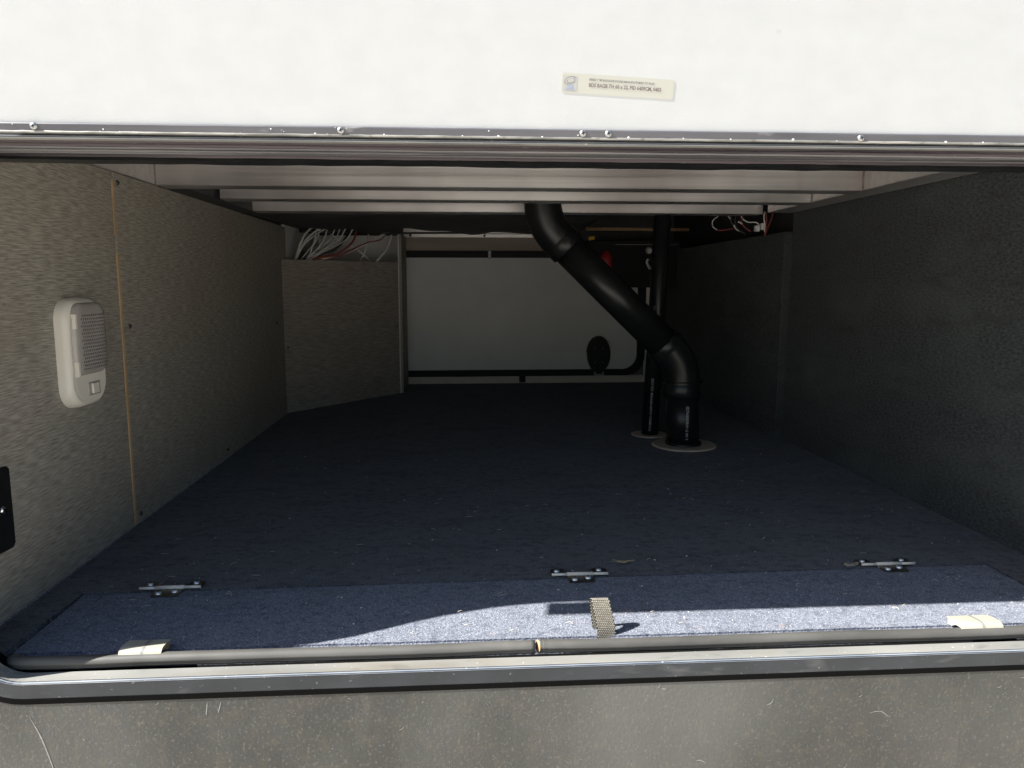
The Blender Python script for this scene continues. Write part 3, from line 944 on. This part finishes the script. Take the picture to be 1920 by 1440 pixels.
# ------------------------------------------------------------ drain pipes
def ring_plate(bm, cx, cy, ri, ro, z0, z1, seg=40):
    A_ = []
    for r_i, z in ((ri, z0), (ri, z1), (ro - .003, z1), (ro, z1 - .0015), (ro, z0)):
        A_.append([bm.verts.new((cx + r_i * math.cos(2 * math.pi * k / seg), cy + r_i * math.sin(2 * math.pi * k / seg), z)) for k in range(seg)])
    for a, b in zip(A_, A_[1:] + A_[:1]):
        for k in range(seg):
            bm.faces.new((a[k], a[(k + 1) % seg], b[(k + 1) % seg], b[k]))
    return bm
PY = 1.886
dp_ = thing('drain_pipe', 'thick black plastic drain pipe that bends diagonally up to the ceiling', 'pipe', (.572, PY, 0))
rp_ = .0422
E0 = Vector((.563, PY, .218))                     # lower elbow corner
E1 = Vector((.203, PY + .004, .566))              # upper elbow corner
dd = (E1 - E0).normalized()
obj('pipe', tube(nb(), [(.572, PY, .0), (.566, PY, .135)], rp_, 32), M['abs'], dp_)
obj('pipe', tube(nb(), [E0 + dd * .055, E1 - dd * .055], rp_, 32), M['abs'], dp_)
def elbow(c, da, db, ra, hub, label=None):
    bm = nb()
    a0, b0 = c + da * .052, c + db * .052
    n = 14
    pts = [c + da * .086, c + da * .0845, c + da * .056, a0 + da * .002]
    rs = [hub - .001, hub, hub, ra]
    for k in range(n + 1):
        t_ = k / n
        pts.append((1 - t_) ** 2 * a0 + 2 * t_ * (1 - t_) * c + t_ * t_ * b0); rs.append(ra)
    pts += [b0 + db * .004, c + db * .0745, c + db * .076]; rs += [hub, hub, hub - .001]
    tube(bm, pts, rs, 32)
    return obj('elbow', bm, M['abs'], dp_)
elbow(E0, Vector((0, 0, -1)), dd, .0462, .0476)
elbow(E1, -dd, Vector((-.08, 0, 1)).normalized(), .0466, .0482)
obj('collar', tube(nb(), [(.5635, PY, .170), (.5635, PY, .1725)], .0540, 32), M['abs'], dp_)
obj('pipe', tube(nb(), [E1 + Vector((-.08, 0, 1)).normalized() * .09, E1 + Vector((-.08, 0, 1)).normalized() * .16], rp_ + .003, 32), M['abs'], dp_)
obj('floor_sleeve', tube(nb(), [(.572, PY, .0005), (.572, PY, .012)], rp_ + .004, 32), M['abs'], dp_)
obj('floor_ring', ring_plate(nb(), .574, PY, .046, .083, .0008, .0045), M['ring'], dp_)
def on_cyl(cx, cy, r, zc, ang0):
    def f(u, v):           # u runs up the pipe, v around it
        a = ang0 - v / r
        return (cx + math.sin(a) * (r + .0004), cy - math.cos(a) * (r + .0004), zc + u)
    return f
obj('print', text_bm('1 W P-W80B8P6SSI', .0105, on_cyl(.5715, PY, rp_, .022, .02), xs=1.02), M['print'], dp_)

sp = thing('vent_pipe', 'thin straight black pipe standing just behind the thick bent one', 'pipe', (.519, 2.029, 0))
obj('pipe', tube(nb(), [(.519, 2.029, 0), (.544, 2.029, .70)], .0228, 28), M['abs'], sp)
obj('floor_ring', ring_plate(nb(), .519, 2.029, .024, .051, .0006, .0035), M['ring'], sp)
def on_small(zc, ang0):
    def f(u, v):
        z = zc + u
        a = ang0 - v / .0228
        return (.519 + .025 * z / .70 + math.sin(a) * .0232, 2.029 - math.cos(a) * .0232, z)
    return f
obj('print', text_bm('7/1/2 ABSCO 1 1/2 DWV ASTM F628 - CELL CORE', .0085, on_small(.015, -.15), xs=.80), M['print'], sp)
obj('print', text_bm('ABS DWV ASTM F628', .0080, on_small(.30, -.5), xs=.80), M['print'], sp)

# ------------------------------------------------------------ gear beyond the pipes
eq = thing('equipment_box', 'black control box hung in front of the far hatch, upper right', 'box', (.7, 2.95, .40))
obj('case', bx(.50, .86, 2.95, 3.13, .405, .590, bev=.004), M['blackmetal'], eq)
obj('top_edge', bx(.60, .85, 2.946, 2.9495, .572, .5735), M['joist_edge'] if 0 else M['header'], eq)
b_ = nb(); dome(b_, (.556, 2.915, .503), (-.4, -1, 0), .026, .02, seg=16)
for v in b_.verts: v.co.z = .503 + (v.co.z - .503) * 1.7
tag(obj('red_knob', b_, M['red']), 'red plastic battery cover peeping past the bent drain pipe', 'knob')
b_ = bx(.480, .502, 2.86, 2.885, .585, .5985, bev=.003)
for v in b_.verts: v.co.z += (v.co.x - .49) * .1
tag(obj('yellow_fitting', b_, M['yellow']), 'small yellow fitting under the ceiling right of the drain pipe top', 'fitting')
b_ = tube(nb(), [(.455, 2.78, .6205), (.84, 2.78, .6195)], .0062, 12)
tag(obj('orange_pipe', b_, M['wood'] if 0 else M['clip_core']), 'thin tan horizontal water pipe under the ceiling behind the vent pipe', 'pipe')
b_ = nb(); dome(b_, (.722, 2.905, .548), (0, -1, .5), .014, .012); tube(b_, [(.722, 2.905, .548), (.724, 2.93, .548)], .010, 12)
tag(obj('grey_fitting', b_, M['pale']), 'upper pale round fitting left of the vent pipe', 'fitting', 'pale fittings on the control box')
b_ = tube(nb(), smooth_path([(.722, 2.91, .515), (.716, 2.905, .502), (.722, 2.905, .488), (.729, 2.91, .478)], 5), .0052, 10)
tag(obj('grey_fitting', b_, M['pale']), 'lower pale curved tap lever left of the vent pipe', 'fitting', 'pale fittings on the control box')

# ------------------------------------------------------------ wires
def wire(parent, P, r, m, name='wire'):
    return obj(name, tube(nb(), smooth_path(P, 6), r, 8), m, parent)
wb = thing('wire_bundle', 'loose white and red wires rising behind the diagonal corner board', 'wires', (-.5, 2.6, .5))
W = M['wire_white']
for e in ((-.505, .611), (-.500, .6105), (-.470, .612), (-.463, .611), (-.445, .6115)):
    b0 = (-.557 + random.uniform(-.004, .004), 2.56, .490)
    wire(wb, [b0, (b0[0] + .010 + (e[0] + .52) * .15, 2.57, .535 + random.uniform(-.004, .004)), (b0[0] + (e[0] - b0[0]) * .55, 2.58, .58), (e[0], 2.6, e[1])], .0023, W)
wire(wb, [(-.55, 2.56, .490), (-.50, 2.60, .515), (-.44, 2.62, .535), (-.40, 2.64, .575), (-.385, 2.66, .615)], .0045, M['wire_black'])
wire(wb, [(-.53, 2.58, .488), (-.48, 2.60, .510), (-.43, 2.62, .520), (-.38, 2.64, .560), (-.365, 2.66, .60)], .0035, M['wire_red'])
wire(wb, [(-.545, 2.56, .486), (-.50, 2.60, .503), (-.455, 2.62, .513)], .0035, M['wire_orange'])
wire(wb, [(-.53, 2.60, .486), (-.46, 2.62, .502), (-.38, 2.66, .535), (-.32, 2.70, .570), (-.28, 2.72, .592), (-.262, 2.73, .61)], .0040, W)
wire(wb, [(-.50, 2.60, .488), (-.42, 2.62, .515), (-.34, 2.68, .560), (-.29, 2.72, .575), (-.272, 2.73, .60)], .0022, M['wire_red'])
wire(wb, [(-.48, 2.8, .60), (-.44, 2.8, .565), (-.38, 2.8, .54), (-.33, 2.80, .49)], .0040, M['pale'])
wire(wb, [(-.325, 2.80, .492), (-.30, 2.80, .52), (-.275, 2.82, .555), (-.262, 2.83, .60)], .0042, M['pale'])
wire(wb, [(-.385, 2.80, .492), (-.355, 2.80, .54), (-.345, 2.82, .60)], .0030, M['pale'])
wire(wb, [(-.56, 2.66, .602), (-.48, 2.66, .596), (-.42, 2.68, .602), (-.33, 2.70, .604), (-.25, 2.72, .598)], .0070, M['wire_black'])

for k in range(7):
    x0 = -.545 + random.uniform(-.01, .03); x1 = -.50 + k * .022 + random.uniform(-.006, .006)
    wire(wb, [(x0, 2.57, .488), (x0 + (x1 - x0) * .35, 2.59, .520 + random.uniform(-.004, .008)), (x0 + (x1 - x0) * .8, 2.61, .565), (x1, 2.62, .613)], random.choice([.0016, .0022, .0026]), W if k % 3 else M['pale'])
wire(wb, [(-.52, 2.58, .488), (-.45, 2.63, .512), (-.36, 2.68, .548), (-.30, 2.71, .582), (-.266, 2.73, .605)], .0030, W)
w2 = thing('wire_bundle', 'tangle of white and red wires with a connector hanging over the dark right wall', 'wires', (.76, 2.05, .58))
wire(w2, [(.70, 2.05, .604), (.685, 2.05, .590), (.687, 2.05, .575), (.698, 2.05, .567)], .0015, W)
wire(w2, [(.765, 2.05, .612), (.768, 2.05, .598), (.785, 2.05, .588), (.802, 2.04, .587), (.811, 2.04, .580), (.806, 2.04, .571)], .0018, W)
wire(w2, [(.823, 2.03, .615), (.821, 2.03, .600), (.824, 2.03, .580), (.824, 2.03, .560)], .0020, W)
wire(w2, [(.745, 2.05, .580), (.752, 2.05, .569), (.768, 2.05, .562)], .0019, W)
wire(w2, [(.722, 2.05, .612), (.727, 2.05, .605), (.735, 2.05, .596)], .0014, W)
wire(w2, [(.756, 2.05, .589), (.762, 2.05, .587), (.769, 2.05, .583)], .0022, W)
wire(w2, [(.846, 2.03, .612), (.840, 2.03, .590), (.832, 2.03, .57), (.826, 2.03, .552)], .0022, M['wire_red'])
wire(w2, [(.826, 2.03, .612), (.828, 2.03, .59), (.827, 2.03, .57), (.825, 2.03, .550)], .0020, M['wire_red'])
wire(w2, [(.770, 2.05, .602), (.765, 2.05, .590), (.775, 2.05, .575), (.792, 2.05, .563)], .0020, M['wire_red'])
wire(w2, [(.70, 2.05, .566), (.72, 2.05, .566), (.742, 2.05, .571)], .0018, M['wire_red'])
wire(w2, [(.752, 2.05, .612), (.748, 2.05, .59), (.755, 2.05, .57), (.780, 2.05, .555)], .0022, M['wire_black'])
wire(w2, [(.735, 2.06, .612), (.74, 2.06, .59), (.76, 2.06, .565)], .0022, M['wire_black'])
c_ = nb(); box(c_, .799, .812, 2.03, 2.045, .562, .578, bev=.002); box(c_, .815, .822, 2.03, 2.043, .566, .584, bev=.002)
obj('connector', c_, M['pale'], w2)

# ------------------------------------------------------------ debris
db = nb()
rnd = random.Random(21)
for i in range(330):
    x, y = rnd.uniform(-.5, .84), .86 + rnd.random() ** 1.3 * 1.0
    r0 = rnd.uniform(.0003, .0008) if i % 7 else rnd.uniform(.0009, .0018)
    a = rnd.uniform(0, 6.28)
    vs = [db.verts.new((x + math.cos(a + k * 1.57) * r0 * rnd.uniform(.5, 1.6), y + math.sin(a + k * 1.57) * r0, .0032 + rnd.uniform(0, .001))) for k in range(4)]
    t_ = db.verts.new((x, y, .0048))
    for k in range(4): db.faces.new((vs[k], vs[(k + 1) % 4], t_))
tag(obj('paint_crumbs', db, M['bits'], fix=False), 'tiny white crumbs scattered over the dark carpet', 'crumbs', kind='stuff')
sb = nb()
for i in range(70):
    x, y = rnd.uniform(-.5, .84), .85 + rnd.random() ** 1.3 * .6
    a = rnd.uniform(-.6, .6) if i % 3 else rnd.uniform(0, 3.1)
    l = rnd.uniform(.002, .006)
    tube(sb, smooth_path([(x, y, .004), (x + math.cos(a) * l, y + math.sin(a) * l, .0055), (x + math.cos(a + .4) * l * 2, y + math.sin(a + .4) * l * 2, .004)], 3), .00028, 4)
for i in range(16):            # tuft by the right hinge
    x, y = .576 + rnd.uniform(-.016, .01), 1.034 + rnd.uniform(-.006, .006)
    a = rnd.uniform(0, 6.28); l = rnd.uniform(.004, .009)
    tube(sb, [(x, y, .004), (x + math.cos(a) * l, y + math.sin(a) * l, .006)], .0003, 4)
tag(obj('grass_bits', sb, M['straw']), 'short dry grass bits lying on the carpet', 'grass bits', kind='stuff')
lf = nb()
lx, ly = .238, 1.069
pts = [(lx - .010, ly), (lx - .004, ly + .0045), (lx + .004, ly + .003), (lx + .009, ly + .005), (lx + .006, ly - .001), (lx + .002, ly - .006), (lx - .004, ly - .003)]
slab(lf, pts, .0035, .0043, 'xy')
for a in (.2, 2.6, 3.4, -.3): tube(lf, [(lx, ly, .004), (lx + math.cos(a) * .019, ly + math.sin(a) * .009, .006)], .0004, 4)
tag(obj('dry_leaf', lf, M['leaf']), 'small crumpled brown leaf on the carpet right of the middle hinge', 'leaf')
